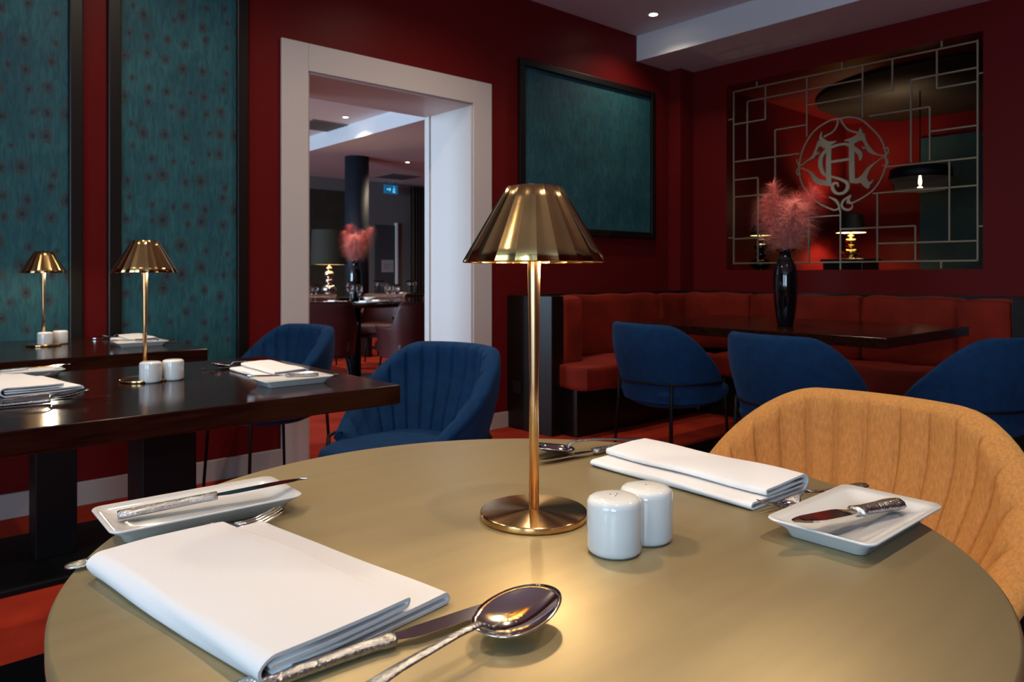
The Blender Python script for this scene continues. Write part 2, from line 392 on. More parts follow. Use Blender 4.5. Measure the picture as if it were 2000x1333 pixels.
# ------------------------------------------------------------------ table lamps
def make_lamp(loc, label, power, rz=0):
    e = empty('table_lamp', loc, rz); tag(e, label, 'lamp', 'brass table lamps with fluted shades')
    nfl = 22
    fl = lambda a: 1 - .024 * abs(math.sin(nfl * a / 2))
    h0, h1, r0, r1 = .2835, .3655, .079, .031
    s = MB()
    prof = [(r0 * .99, h0 - .001)] + [(r0 + (r1 - r0) * i / 6, h0 + (h1 - h0) * i / 6) for i in range(7)]
    prof += [(.8 * r1, h1 + .001), (.02, h1 + .001)]
    seg = nfl * 8
    vs = []; n = len(prof)
    for i, (r, z) in enumerate(prof):
        for k in range(seg):
            a = 2 * PI * k / seg; q = fl(a) if r >= r1 * .99 else 1
            vs.append((r * q * math.cos(a), r * q * math.sin(a), z))
    fs = [(i * seg + k, i * seg + (k + 1) % seg, (i + 1) * seg + (k + 1) % seg, (i + 1) * seg + k) for i in range(n - 1) for k in range(seg)]
    s.add(vs, fs, True)
    sh = s.build('shade', M['brass'], e, solid=.0012)
    for ed in sh.data.edges:
        a_, b_ = ed.vertices
        if a_ % seg == b_ % seg and (a_ % seg) % 8 == 0: ed.use_edge_sharp = True
    MB().lathe([(0, h1 - .003), (.021, h1 - .003), (.021, h1 + .0012), (0, h1 + .0012)], 32).build('cap', M['brass'], sh)
    MB().lathe([(0, .006), (.0056, .006), (.0053, .15), (.0066, .24), (.0078, .30), (.0078, .335), (0, .335)], 28).build('stem', M['brass_stem'], e)
    b = MB().lathe([(0.0001, 0), (.057, 0), (.0592, .001), (.0597, .003), (.0597, .0062), (.0595, .0068), (.0588, .0074), (.058, .0076), (.0575, .0077), (.04, .0084), (.02, .0091), (.007, .0096), (0.0001, .0097)], 96)
    b.build('base', M['brass_brushed'], e)
    MB().lathe([(0, h0 + .001), (.004, h0 + .002), (.0065, h0 + .008), (.006, h0 + .018), (.004, h0 + .03), (0, h0 + .031)], 16, cx=.022, cy=-.012).build('bulb', M['bulb'], e)
    l = bpy.data.lights.new('lamp_light', 'POINT'); l.energy = power; l.color = (1, .83, .60); l.shadow_soft_size = .012
    o = bpy.data.objects.new('lamp_light', l); COL.objects.link(o); o.parent = e; o.location = (.022, -.012, h0 - .004)
    return e
LP = Vector(to_world(.0244, .8146))
make_lamp((LP.x, LP.y, ZR), 'large brass table lamp with fluted shade on the round brass table', .62)
p = at(283, 744, ZT); make_lamp((p.x, p.y, ZT), 'brass table lamp on the nearer dark wooden table', .62)
p = at(85, 676, ZT); make_lamp((p.x, p.y, ZT), 'small looking brass table lamp farthest back beside the left wallpaper panel', .62)

# ------------------------------------------------------------------ shakers
def shaker(p, z, label, holes):
    e = empty('shaker', (p.x, p.y, z)); tag(e, label, 'shaker', 'white ceramic salt and pepper shakers')
    r, h = .0268, .0535
    MB().lathe([(0, .0015), (r - .005, .0015), (r - .003, 0), (r - .001, .003), (r, .007), (r, h - .007), (r - .0008, h - .0035), (r - .003, h - .001), (r - .0065, h + .0004), (r - .012, h + .0010), (0, h + .0015)], 48).build('body', M['china'], e)
    for k in range(holes):
        a = 2 * PI * k / max(holes, 1); q = .0 if holes == 1 else .004
        MB().lathe([(0, h + .0012), (.0008, h + .0012), (.0008, h + .0018), (0, h + .0018)], 8, cx=q * math.cos(a), cy=q * math.sin(a)).build('hole', M['print'], e)
    return e
shaker(at(1200, 1077, ZR), ZR, 'white ceramic shaker nearest the camera on the round brass table', 3)
shaker(at(1262, 1053, ZR), ZR, 'white ceramic shaker tucked behind its twin beside the large lamp', 1)
shaker(at(294, 747, ZT), ZT, 'left white shaker of the pair on the nearer wooden table', 3)
shaker(at(338, 742, ZT), ZT, 'right white shaker of the pair on the nearer wooden table', 1)
shaker(at(88, 676, ZT), ZT, 'left white shaker of the pair on the back wooden table', 3)
shaker(at(118, 672, ZT), ZT, 'right white shaker of the pair on the back wooden table', 1)

# ------------------------------------------------------------------ cutlery, plates, napkins
def ribbon(mb, pts, th, smooth=True, nseg=8):
    """pts: (x, half width, z) -> flattened oval bar"""
    n = len(pts); vs = []; fs = []
    for x, hw, z in pts:
        for k in range(nseg):
            a = 2 * PI * k / nseg
            vs.append((x, hw * math.cos(a), z + th * math.sin(a)))
    for i in range(n - 1):
        for k in range(nseg):
            k2 = (k + 1) % nseg
            fs.append((i * nseg + k, i * nseg + k2, (i + 1) * nseg + k2, (i + 1) * nseg + k))
    fs.append(tuple(range(nseg))[::-1]); fs.append(tuple((n - 1) * nseg + k for k in range(nseg)))
    mb.add(vs, fs, smooth)
def handle_profile(L, z):
    P = [(0, .001), (.002, .0065), (.008, .0098), (.018, .0108), (.030, .0095), (.050, .0072), (.080, .0052), (L - .012, .0038), (L, .0036)]
    return [(x, w, z(x)) for x, w in P]
def make_fork(L=.21):
    e = empty('fork'); k = L / .21
    m = MB(); ribbon(m, [(x * k, w, z) for x, w, z in handle_profile(.125, lambda x: .0035 + .010 * (x / .125) ** 2)], .0016)
    ribbon(m, [(.125 * k, .0036, .0135), (.135 * k, .0034, .0140), (.145 * k, .0045, .0118), (.152 * k, .009, .0085), (.158 * k, .0118, .0065)], .0013)
    m.build('handle', M['silver_orn'], e)
    h = MB(); ribbon(h, [(.151 * k, .008, .0088), (.157 * k, .0118, .0066), (.163 * k, .0122, .0052)], .0011)
    for j in range(4):
        y = (j - 1.5) * .0068
        h.tube([(.161 * k, y, .0054), (.172 * k, y, .0046), (.186 * k, y, .0066), (.199 * k, y * .97, .0105), (.209 * k, y * .95, .0150)], [.0019, .0018, .0016, .0013, .0006], 6)
    h.build('tines', M['silver'], e)
    return e
def make_spoon(L=.21):
    e = empty('spoon'); k = L / .21
    m = MB(); P = handle_profile(.138, lambda x: .0035 + .012 * smooth01(x / .12)); P = [(x * k, w, z) for x, w, z in P]
    P += [(.144 * k, .0036, .0152), (.150 * k, .0042, .0118), (.154 * k, .006, .0085)]
    ribbon(m, P, .0017); m.build('handle', M['silver_orn'], e)
    b = MB(); cx, rx, ry = .180, .0345, .0285
    def bowl(off):
        def fn(u, v):
            a = 2 * PI * u; r = v
            x = cx + rx * r * math.cos(a); y = ry * r * math.sin(a) * (1 + .10 * r * math.cos(a + PI))
            rim = .0085 + .0080 * smooth01((x - .147) / .066)
            return (x * k, y, rim - .0085 * (1 - r * r) + off)
        return fn
    b.grid(bowl(.0), 40, 10, closeu=True)
    b.build('bowl', M['silver'], e, solid=.0011)
    return e
def make_knife(L=.225, hl=.105, broad=.0095, name='dinner_knife'):
    e = empty(name)
    m = MB(); k = hl / .105
    P = [(0, .002), (.002, .0065), (.008, .0090), (.020, .0092), (.040, .0076), (.070, .0062), (.090, .0060), (.096, .0078), (.102, .0080), (.105, .0062)]
    ribbon(m, [(x * k, w, .0052) for x, w in P], .0045, nseg=10); m.build('handle', M['silver_orn'], e)
    b = MB(); n = 14; vs = []; fs = []
    for i in range(n):
        s = i / (n - 1); x = hl - .003 + (L - hl) * s
        top = .0048 + (broad - .006) * smooth01(s * 4) * .3
        if s > .62: top -= (.010) * ((s - .62) / .38) ** 2
        bot = -broad * smooth01(.35 + s * 3) * (1 if s < .62 else 1 - .42 * ((s - .62) / .38) ** 3)
        vs += [(x, top, .0062), (x, top, .0044), (x, bot, .0053)]
    for i in range(n - 1):
        a = 3 * i
        for q in range(3): fs.append((a + q, a + (q + 1) % 3, a + 3 + (q + 1) % 3, a + 3 + q))
    fs.append((0, 2, 1)); fs.append((3 * n - 3, 3 * n - 2, 3 * n - 1))
    b.add(vs, fs); b.build('blade', M['silver'], e)
    return e
def make_plate(A, B):
    """rectangular side plate, A along x, B along y (half sizes)"""
    e = empty('side_plate'); m = MB()
    def rr(ax, by, r, z, n=6):
        out = []
        for cx, cy, a0 in ((ax - r, by - r, 0), (-ax + r, by - r, PI / 2), (-ax + r, -by + r, PI), (ax - r, -by + r, 3 * PI / 2)):
            for i in range(n + 1):
                a = a0 + PI / 2 * i / n; out.append((cx + r * math.cos(a), cy + r * math.sin(a), z))
        return out
    rings = [rr(A - .018, B - .018, .008, .0), rr(A - .016, B - .016, .009, .001), rr(A - .012, B - .012, .010, .009), rr(A - .001, B - .001, .012, .0165), rr(A, B, .012, .018), rr(A - .001, B - .001, .011, .0192), rr(A - .010, B - .010, .010, .0150), rr(A - .020, B - .020, .010, .0105), rr(A - .030, B - .030, .010, .0095)]
    n = len(rings[0]); vs = [p for r in rings for p in r]; fs = []
    for i in range(len(rings) - 1):
        for k in range(n): fs.append((i * n + k, i * n + (k + 1) % n, (i + 1) * n + (k + 1) % n, (i + 1) * n + k))
    fs.append(tuple(range(n))[::-1]); fs.append(tuple((len(rings) - 1) * n + k for k in range(n)))
    m.add(vs, fs, True); m.build('dish', M['china'], e)
    return e
def make_napkin(A, L):
    """cloth folded in three: A = folded depth along x (thick fold at x=0), L = length along y"""
    path = []
    def arc(cx, cz, r, a0, a1, n=6):
        return [(cx + r * math.cos(a0 + (a1 - a0) * i / n), cz + r * math.sin(a0 + (a1 - a0) * i / n)) for i in range(n + 1)]
    path += [(.009, .0086), (A * .4, .0082), (A * .75, .0080)] + arc(A - .0034, .0047, .0031, PI / 2, -PI / 2)
    path += [(A * .75, .0016), (A * .4, .0016), (.012, .0016)] + arc(.0100, .0112, .0096, -PI / 2, -3 * PI / 2, 10)
    path += [(A * .3, .0204), (A * .55, .0192)] + arc(A * .74, .0155, .0026, PI / 2, -PI / 2)
    path += [(A * .55, .0134), (A * .3, .0140), (.009, .0142)]
    th = .0013; n = len(path); side = []
    P = [Vector((x, z)) for x, z in path]; up = []; dn = []
    for i in range(n):
        tv = (P[min(i + 1, n - 1)] - P[max(i - 1, 0)]).normalized(); nv = Vector((-tv.y, tv.x))
        up.append(P[i] + nv * th); dn.append(P[i] - nv * th)
    ring = up + dn[::-1]; nr = len(ring); ny = 12; m = MB(); vs = []; fs = []
    for j in range(ny):
        s = j / (ny - 1); y = L * s
        for q in ring:
            lift = .0012 * math.sin(s * 9 + q.x * 30) * min(1, q.y / .012) if q.y > .007 else 0
            vs.append((q.x + .0015 * math.sin(s * 7 + q.y * 300), y, max(.0002, q.y + lift)))
    for j in range(ny - 1):
        for k in range(nr):
            k2 = (k + 1) % nr; fs.append((j * nr + k, j * nr + k2, (j + 1) * nr + k2, (j + 1) * nr + k))
    m.add(vs, fs, True)
    half = n
    for j in (0, ny - 1):
        b = j * nr
        m.add([vs[b + k] for k in range(nr)], [(k, k + 1, nr - 2 - k, nr - 1 - k) for k in range(half - 1)], False)
    e = m.build('napkin', M['linen'])
    return e

def put_dir(o, p0, p1, z, tilt=0, roll=0):
    d_ = p1 - p0; o.location = (p0.x, p0.y, z); o.rotation_euler = (roll, -tilt, math.atan2(d_.y, d_.x)); return o
def corner_frame(o, p, ax, z, flip=False):
    """o's x axis along ax starting at p; flip mirrors y by scale"""
    o.location = (p.x, p.y, z); o.rotation_euler = (0, 0, math.atan2(ax.y, ax.x)); return o

def nm(o, label, cat, group): return tag(o, label, cat, group)
G = dict(n='folded white napkins', p='rectangular white side plates', f='forks of the place settings', s='spoons of the place settings', k='dinner knives of the place settings', b='butter knives on side plates')
# left foreground setting (diner faces +x): offsets are from the napkin's outer right corner
def setting_left(off, z, where, tips=None):
    D = lambda v: v + off
    def E(v, i, tip): return v + off if tips is None else v + tips[i] - tip
    c0, c1, c2 = at(172, 1112, ZR + .01), at(512, 1026, ZR + .004), at(818, 1196, ZR + .004)
    ax = c1 - c0; ll = c2 - c1
    # napkin: x axis from the thick fold towards the far fold, y axis must run along ll
    o = make_napkin(ax.length, ll.length)
    o.location = (D(c0).x, D(c0).y, z + .0004); ang = math.atan2(ax.y, ax.x)
    o.rotation_euler = (0, 0, ang)
    if ax.x * ll.y - ax.y * ll.x < 0:
        for v in o.data.vertices: v.co.y *= -1
        o.data.flip_normals()
    nm(o, 'folded white napkin %s' % where[0], 'napkin', G['n'])
    pc = [at(170, 990, ZR + .018), at(525, 933, ZR + .018), at(585, 967, ZR + .018), at(240, 1047, ZR + .018)]
    pm = sum(pc, Vector((0, 0))) / 4
    pl = make_plate(.099, .052); q = D(pm); pl.location = (q.x, q.y, z); dv = (pc[1] + pc[2] - pc[0] - pc[3])
    pl.rotation_euler = (0, 0, math.atan2(dv.y, dv.x)); nm(pl, 'rectangular white side plate %s' % where[1], 'plate', G['p'])
    b = make_knife(.20, .098, .0075, 'butter_knife')
    put_dir(b, D(at(230, 1012, ZR + .015)), D(at(635, 942, ZR + .02)), z + .0125, .055); nm(b, 'silver butter knife lying %s' % where[2], 'knife', G['b'])
    f = make_fork(.205); put_dir(f, D(at(126, 1108, ZR + .004)), D(at(585, 990, ZR + .012)), z); nm(f, 'silver fork %s' % where[3], 'fork', G['f'])
    k = make_knife(.235, .118); kt = at(955, 1187, ZR + .005); put_dir(k, E(at(440, 1360, ZR + .005), 0, kt), E(kt, 0, kt), z + .0006); nm(k, 'silver dinner knife %s' % where[4], 'knife', G['k'])
    s = make_spoon(.2415); kt = at(1056, 1192, ZR + .008); put_dir(s, E(at(515, 1470, ZR + .008), 1, kt), E(kt, 1, kt), z + .005); nm(s, 'silver spoon %s' % where[5], 'spoon', G['s'])
setting_left(Vector((0, 0)), ZR, ['largest in the photo at bottom left of the brass table', 'with butter knife at left of the brass table', 'on the plate at left of the brass table', 'half under the large foreground napkin', 'partly under the foreground spoon', 'with gleaming bowl at the bottom centre foreground'])
c2r = at(818, 1196, ZR + .004)
setting_left(at(134, 764, ZT) - c2r, ZT, ['at the left photo edge on the nearer wooden table', 'at the left photo edge on the nearer wooden table', 'on the plate at the left photo edge', 'behind the napkin at the left photo edge', 'below the napkin at the left photo edge', 'with raised bowl at the left photo edge'], (at(186, 776, ZT + .005), at(160, 768, ZT + .014)))
# right setting (diner faces -x)
def setting_right(off, z, where):
    D = lambda v: v + off
    f0, f1, b1 = at(1155, 911, ZR), at(1498, 986, ZR), at(1602, 948, ZR)
    ax = f1 - b1; ll = f1 - f0; b0 = f0 - ax
    o = make_napkin(ax.length, ll.length)
    o.location = (D(b0).x, D(b0).y, z + .0004); o.rotation_euler = (0, 0, math.atan2(ax.y, ax.x))
    if ax.x * ll.y - ax.y * ll.x < 0:
        for v in o.data.vertices: v.co.y *= -1
        o.data.flip_normals()
    nm(o, 'folded white napkin %s' % where[0], 'napkin', G['n'])
    pc = [at(1525, 1005, ZR + .018), at(1640, 950, ZR + .018), at(1843, 990, ZR + .018), at(1685, 1070, ZR + .018)]
    pm = sum(pc, Vector((0, 0))) / 4
    pl = make_plate(.092, .055); q = D(pm); pl.location = (q.x, q.y, z); dv = (pc[1] + pc[2] - pc[0] - pc[3])
    pl.rotation_euler = (0, 0, math.atan2(dv.y, dv.x)); nm(pl, 'rectangular white side plate %s' % where[1], 'plate', G['p'])
    b = make_knife((at(1755, 984, ZR + .018) - at(1556, 1046, ZR + .018)).length, .082, .0110, 'butter_knife')
    put_dir(b, D(at(1755, 984, ZR + .018)), D(at(1556, 1046, ZR + .018)), z + .0125, .06); b.scale = (1, 1.4, 1.2); nm(b, 'silver butter knife lying %s' % where[2], 'knife', G['b'])
    f = make_fork(.2); put_dir(f, D(at(1690, 945, ZR + .004)), D(at(1476, 990, ZR + .012)), z); nm(f, 'silver fork %s' % where[3], 'fork', G['f'])
    k = make_knife(.22, .105); put_dir(k, D(at(1258, 866, ZR + .004)), D(at(1040, 906, ZR + .004)), z + .0006); nm(k, 'silver dinner knife %s' % where[4], 'knife', G['k'])
    s = make_spoon(.205); put_dir(s, D(at(1255, 857, ZR + .004)), D(at(1036, 880, ZR + .012)), z); nm(s, 'silver spoon %s' % where[5], 'spoon', G['s'])
setting_right(Vector((0, 0)), ZR, ['in front of the orange chair on the brass table', 'before the orange chair on the brass table', 'on the plate before the orange chair', 'tucked beside the plate before the orange chair', 'behind the large lamp stem on the brass table', 'behind the large lamp stem beside a knife'])
f0r = at(1500, 986, ZR)
setting_right(at(540, 741, ZT) - f0r, ZT, ['at the right end of the nearer wooden table', 'at the right end of the nearer wooden table', 'on the plate at the right end of the nearer wooden table', 'between napkin and plate on the nearer wooden table', 'left of the napkin on the nearer wooden table', 'left of the napkin on the nearer wooden table beside a knife'])
setting_right(at(262, 672, ZT) - f0r, ZT, ['on the back wooden table below the wallpaper panel', 'on the back wooden table below the wallpaper panel', 'on the plate on the back wooden table', 'between napkin and plate on the back wooden table', 'left of the napkin on the back wooden table', 'left of the napkin on the back wooden table beside a knife'])

# ------------------------------------------------------------------ tub chairs
def make_chair(mt, label, group, flutes=20, HT=.78, fluted=True, wide=1.0, flat=38):
    """faces +x, origin on the floor"""
    e = empty('tub_chair'); tag(e, label, 'chair', group)
    TH = math.radians(124)
    def top(th):
        return HT - .27 * smooth01((abs(th) - math.radians(flat)) / math.radians(92)) - .02 * (th / TH) ** 2
    def ring(th, z):
        k = .80 + .20 * smooth01((z - .36) / .34)       # narrows towards the bottom
        a, b = .295 * k, .305 * k * wide
        c, s = math.cos(th), math.sin(th)
        ex = .95
        x = -a * math.copysign(abs(c) ** ex, c); y = b * math.copysign(abs(s) ** ex, s)
        return x, y
    zb = .385; T = .046; nu = 61; 
    def outer(u, v):
        th = -TH + 2 * TH * u; zt = top(th)
        if v < .8:
            z = zb + (zt - .023 - zb) * (v / .8); x, y = ring(th, z); return (x, y, z)
        a = (v - .8) / .2 * PI / 2
        x, y = ring(th, zt); L = math.hypot(x, y); q = (L - .023 + .023 * math.cos(a)) / L
        return (x * q, y * q, zt - .023 + .023 * math.sin(a))
    MB().grid(outer, nu, 16).build('outer_shell', mt, e)
    nf = flutes; nui = nf * 12 + 1
    def inner(u, v):
        th = -TH + 2 * TH * u; zt = top(th)
        fl = 1 - abs(2 * ((nf * u) % 1) - 1) ** 5 if fluted else .6
        if v < .25:
            a = v / .25 * PI / 2
            x, y = ring(th, zt); L = math.hypot(x, y)
            q = (L - .023 - .023 * math.sin(a) - .016 * fl * smooth01(v / .25)) / L
            return (x * q, y * q, zt - .023 + .023 * math.cos(a))
        s = (v - .25) / .75; z = zt - .023 - s * (zt - .023 - .41); x, y = ring(th, z); L = math.hypot(x, y)
        q = (L - T - .016 * fl - .02 * smooth01(s * 1.3)) / L
        return (x * q, y * q, z)
    MB().grid(inner, nui, 18).build('inner_back', mt, e)
    # closing strips at the two arm fronts
    for sgn, nmx in ((0, 'arm_front'), (1, 'arm_front')):
        po = [outer(sgn, j / 15) for j in range(16)]; pi = [inner(sgn, j / 17) for j in range(18)][::-1]
        pts = po + pi[:-1] ; 
        c = Vector((0, 0, 0))
        for q in pts: c += Vector(q)
        c /= len(pts)
        n = len(pts); MB().add(pts + [tuple(c + Vector((.008, 0, 0)))], [(i, (i + 1) % n, n) for i in range(n)], True).build(nmx, mt, e)
    # seat cushion
    def seat(u, v):
        a = 2 * PI * u; c, s = math.cos(a), math.sin(a); ex = .62
        rx, ry = .255, .232
        cx = .025
        prof = [(.0, .475), (.5, .474), (.86, .468), (.97, .452), (1.0, .43), (.97, .405), (.93, .385), (.0, .385)]
        i = v * (len(prof) - 1); i0 = min(int(i), len(prof) - 2); f_ = i - i0
        r = prof[i0][0] * (1 - f_) + prof[i0 + 1][0] * f_; z = prof[i0][1] * (1 - f_) + prof[i0 + 1][1] * f_
        return (cx + rx * r * math.copysign(abs(c) ** ex, c), ry * r * math.copysign(abs(s) ** ex, s), z)
    MB().grid(seat, 40, 15, closeu=True).build('seat', mt, e)
    m = MB(); m.lathe([(0, .352), (.17, .352), (.215, .372), (.222, .387), (0, .387)], 32); m.build('seat_base', mt, e)
    # bent rod round the back carrying the legs
    zr = .485; pr_ = []
    for i in range(41):
        th = math.radians(-135) + math.radians(270) * i / 40
        x, y = ring(th, zr); L = math.hypot(x, y); q = (L + .006) / L; pr_.append((x * q, y * q, zr))
    MB().tube(pr_, .0055, 8).build('back_rod', M['black_steel'], e)
    for ax_, ay_ in ((-1, 1), (-1, -1), (1, 1), (1, -1)):
        th = math.atan2(ay_, -ax_); x, y = ring(th, zr); L = math.hypot(x, y); q = (L + .006) / L; x *= q; y *= q
        MB().tube([(x, y, zr), (x * 1.02, y * 1.02, .36), (x * 1.12, y * 1.12, .0)], .0075, 8).build('leg', M['black_steel'], e)
    return e
def place(o, x, y, rz): o.location = (x, y, 0); o.rotation_euler = (0, 0, rz); return o
oc = place(make_chair(M['orange'], 'orange velvet tub chair with pleated back at the round brass table', None, 21, .785, True, 1.12, 24), 1.29, .62, PI - .05)
GB = 'blue velvet tub chairs'
bc = place(make_chair(M['blue'], 'blue tub chair with channelled back at the nearer wooden table', GB, 17), 1.375, 2.07, PI + .12)
def blue(x, y, rz, label):
    c = copy_tree(bc); place(c, x, y, rz); c['label'] = label; return c
blue(1.42, 3.32, PI + .10, 'blue tub chair farther back at the end of the back wooden table')
blue(3.18, 2.33, -.16, 'blue tub chair seen from behind, leftmost of three at the banquette table')
blue(3.05, 1.55, -.16, 'blue tub chair seen from behind in the middle of three before the vase')
blue(3.51, 1.075, PI / 2 - .2, 'blue tub chair at the right photo edge beside the banquette table')

# ------------------------------------------------------------------ banquette
S = .968
bq = empty('banquette', (3.25, YA, 0)); tag(bq, 'red velvet corner banquette with dark wooden surround', 'banquette')
def bpart(name, m, mtl, bevel=0, parent=None, segs=3, label=None):
    o = m.build(name, mtl, parent or bq, bevel, segs, label); o.location = (-3.25, -YA, 0)
    if parent is not None: o.location = (0, 0, 0)
    return o
ZB = .888
ep = bpart('end_panel', MB().box(3.249, 3.354, 3.29, YA, 0, ZB), M['dark_wood'], .004)
sk = MB().box(3.2375, 3.2485, 3.57, 3.65, .24, .32); bpart('socket', sk, M['socket'], .003, ep)
yend = 1.215
bpart('end_panel', MB().box(4.80, XB, yend - .1, yend, 0, ZB), M['dark_wood'], .004)
bpart('back_panel', MB().box(3.354, 5.03, YA - .06, YA - .002, 0, ZB), M['dark_wood'], .003)
bpart('back_panel', MB().box(XB - .06, XB - .002, yend, 3.59, 0, ZB), M['dark_wood'], .003)
bpart('top_rail', MB().box(3.354, XB - .06, YA - .13, YA - .06, ZB - .02, ZB + .004), M['dark_wood'], .003)
bpart('top_rail', MB().box(XB - .13, XB - .06, yend, YA - .13, ZB - .02, ZB + .004), M['dark_wood'], .003)
def cushion(name, x0, x1, y0, y1, z0, z1, bev=.035, label=None):
    """soft padded block: subdivided box pushed outward"""
    n = 14; m = MB()
    c = Vector(((x0 + x1) / 2, (y0 + y1) / 2, (z0 + z1) / 2)); hx, hy, hz = (x1 - x0) / 2, (y1 - y0) / 2, (z1 - z0) / 2
    seed = rnd.random() * 9
    def P(a, b, cc):
        q = Vector((a * hx, b * hy, cc * hz))
        r = bev; lim = Vector((hx - r, hy - r, hz - r))
        core = Vector((max(-lim.x, min(lim.x, q.x)), max(-lim.y, min(lim.y, q.y)), max(-lim.z, min(lim.z, q.z))))
        dl = q - core
        if dl.length > 1e-9: q = core + dl.normalized() * min(r, max(abs(dl.x), abs(dl.y), abs(dl.z)))
        w = .004 * math.sin(q.x * 17 + seed) * math.sin(q.z * 23 + seed * 2) + .004 * math.sin(q.y * 19 + seed * 3)
        bulge = 1 + .02 * (1 - a * a) * (1 - cc * cc)
        return c + Vector((q.x, q.y * bulge + w * .6, q.z + w))
    g = [-1 + 2 * i / n for i in range(n + 1)]
    import itertools
    for ax in range(3):
        for sg in (-1, 1):
            vs = []; fs = []
            for a in g:
                for b in g:
                    t_ = [0, 0, 0]; t_[ax] = sg; t_[(ax + 1) % 3] = a * .999; t_[(ax + 2) % 3] = b * .999
                    vs.append(P(*t_))
            for i in range(n):
                for j in range(n):
                    f_ = (i * (n + 1) + j, (i + 1) * (n + 1) + j, (i + 1) * (n + 1) + j + 1, i * (n + 1) + j + 1)
                    fs.append(f_ if sg > 0 else f_[::-1])
            m.add(vs, fs, True)
    return bpart(name, m, M['velvet'], 0, None, 3, label)
AX = 3.354
cushion('arm_cushion', AX + .002, AX + .19, 3.29, YA - .13, .42, ZB - .01)
cushion('back_cushion', AX + .19, 4.685, 3.53, YA - .075, .44, ZB - .004)
cushion('back_cushion', 4.69, 5.10, 3.535, YA - .08, .44, ZB - .012)
yb = [3.53, 2.95, 2.13, 1.50]
for a, b in zip(yb[:-1], yb[1:]):
    cushion('back_cushion', XB - .235, XB - .075, b + .004, a - .004, .44, ZB - .008)
cushion('arm_cushion', 4.80, XB - .08, yend + .002, 1.49, .42, ZB - .012)
cushion('seat_cushion', AX - .035, 4.70, 3.05, 3.55, .30, .455, .03)
cushion('seat_cushion', 4.55, XB - .2, 1.49, 3.05, .30, .455, .03)
bpart('plinth', MB().box(AX, 4.65, 3.17, YA - .06, 0, .31), M['dark_wood'], .003)
bpart('plinth', MB().box(4.67, XB - .06, yend, 3.17, 0, .31), M['dark_wood'], .003)

# ------------------------------------------------------------------ vases with plumes
def make_vase(loc, label):
    e = MB().lathe([(0.0001, 0), (.038, 0), (.041, .006), (.050, .06), (.059, .13), (.063, .21), (.062, .27), (.055, .315), (.040, .348), (.030, .366), (.030, .384), (.042, .402), (.058, .412), (.054, .412), (.038, .400), (.024, .380), (.0001, .3)], 40).build('vase', M['vase'])
    e.location = loc; tag(e, label, 'vase', 'tall glossy black vases'); return e
def make_plume(loc, lean, az, length, label, group, seed):
    r = random.Random(seed); e = empty('feather_plume', loc); tag(e, label, 'feather', group)
    dirv = Vector((math.sin(lean) * math.cos(az), math.sin(lean) * math.sin(az), math.cos(lean)))
    droop = Vector((math.cos(az), math.sin(az), -.25)) * .10
    def pos(t): return dirv * (length * t) + droop * (t * t * length * 1.4 * math.sin(lean + .2)) - Vector((0, 0, .14)) * (1 - t) * 1.0 * 0
    path = [Vector((0, 0, -.12))] + [pos(i / 10) for i in range(11)]
    MB().tube(path, [.0022] * 6 + [.0012] * 6, 5).build('shaft', M['feather'], e)
    side0 = dirv.cross(Vector((r.uniform(-1, 1), r.uniform(-1, 1), .1))).normalized()
    vs = []; fs = []
    NBARB = 1700
    for i in range(NBARB):
        t = .06 + .94 * (i / NBARB); p = pos(t); tv = (pos(min(1, t + .02)) - pos(t - .02)).normalized()
        a = r.uniform(0, 2 * PI)
        sd = (side0 * math.cos(a) + tv.cross(side0) * math.sin(a)).normalized()
        bl = (.050 + .074 * math.sin(PI * min(1, .1 + t * .85))) * r.uniform(.45, 1.35)
        q = [p]; d_ = (sd * .9 + tv * r.uniform(.25, .9)).normalized()
        for k in range(4):
            d_ = (d_ + Vector((r.uniform(-.25, .25), r.uniform(-.25, .25), -.18 + r.uniform(-.1, .1)))).normalized()
            q.append(q[-1] + d_ * bl / 4)
        wd_ = tv.cross(sd) * .0008; b = len(vs)
        for k, z in enumerate(q):
            ww = wd_ * (1 - .8 * k / 4); vs += [tuple(z - ww), tuple(z + ww)]
        for k in range(4): fs.append((b + 2 * k, b + 2 * k + 1, b + 2 * k + 3, b + 2 * k + 2))
    o = MB().add(vs, fs, True).build('barbs', M['feather'], e); o['kind'] = 'stuff'
    return e
def bouquet(p, z, where, group, seed):
    spec = [(.10, 2.2, .37, 'tallest upright pink feather plume'), (.34, -.72, .36, 'pink feather plume leaning far right'), (.24, 2.5, .31, 'pink feather plume leaning left'), (.17, -.5, .31, 'pink feather plume leaning slightly right'), (.33, 1.1, .28, 'pink feather plume at the rear'), (.30, -2.2, .27, 'short pink feather plume at the front'), (.06, .2, .26, 'short pink feather plume in the middle')]
    for i, (ln, az, L, lab) in enumerate(spec):
        make_plume((p.x + .012 * math.cos(az), p.y + .012 * math.sin(az), z + .40), ln, az, L, lab + ' ' + where, group, seed + i)
pv = at(1534, 637, ZT)
make_vase((pv.x, pv.y, ZT), 'tall glossy black vase on the banquette table')
bouquet(pv, ZT, 'in the banquette table vase', 'pink plumes in the banquette vase', 10)

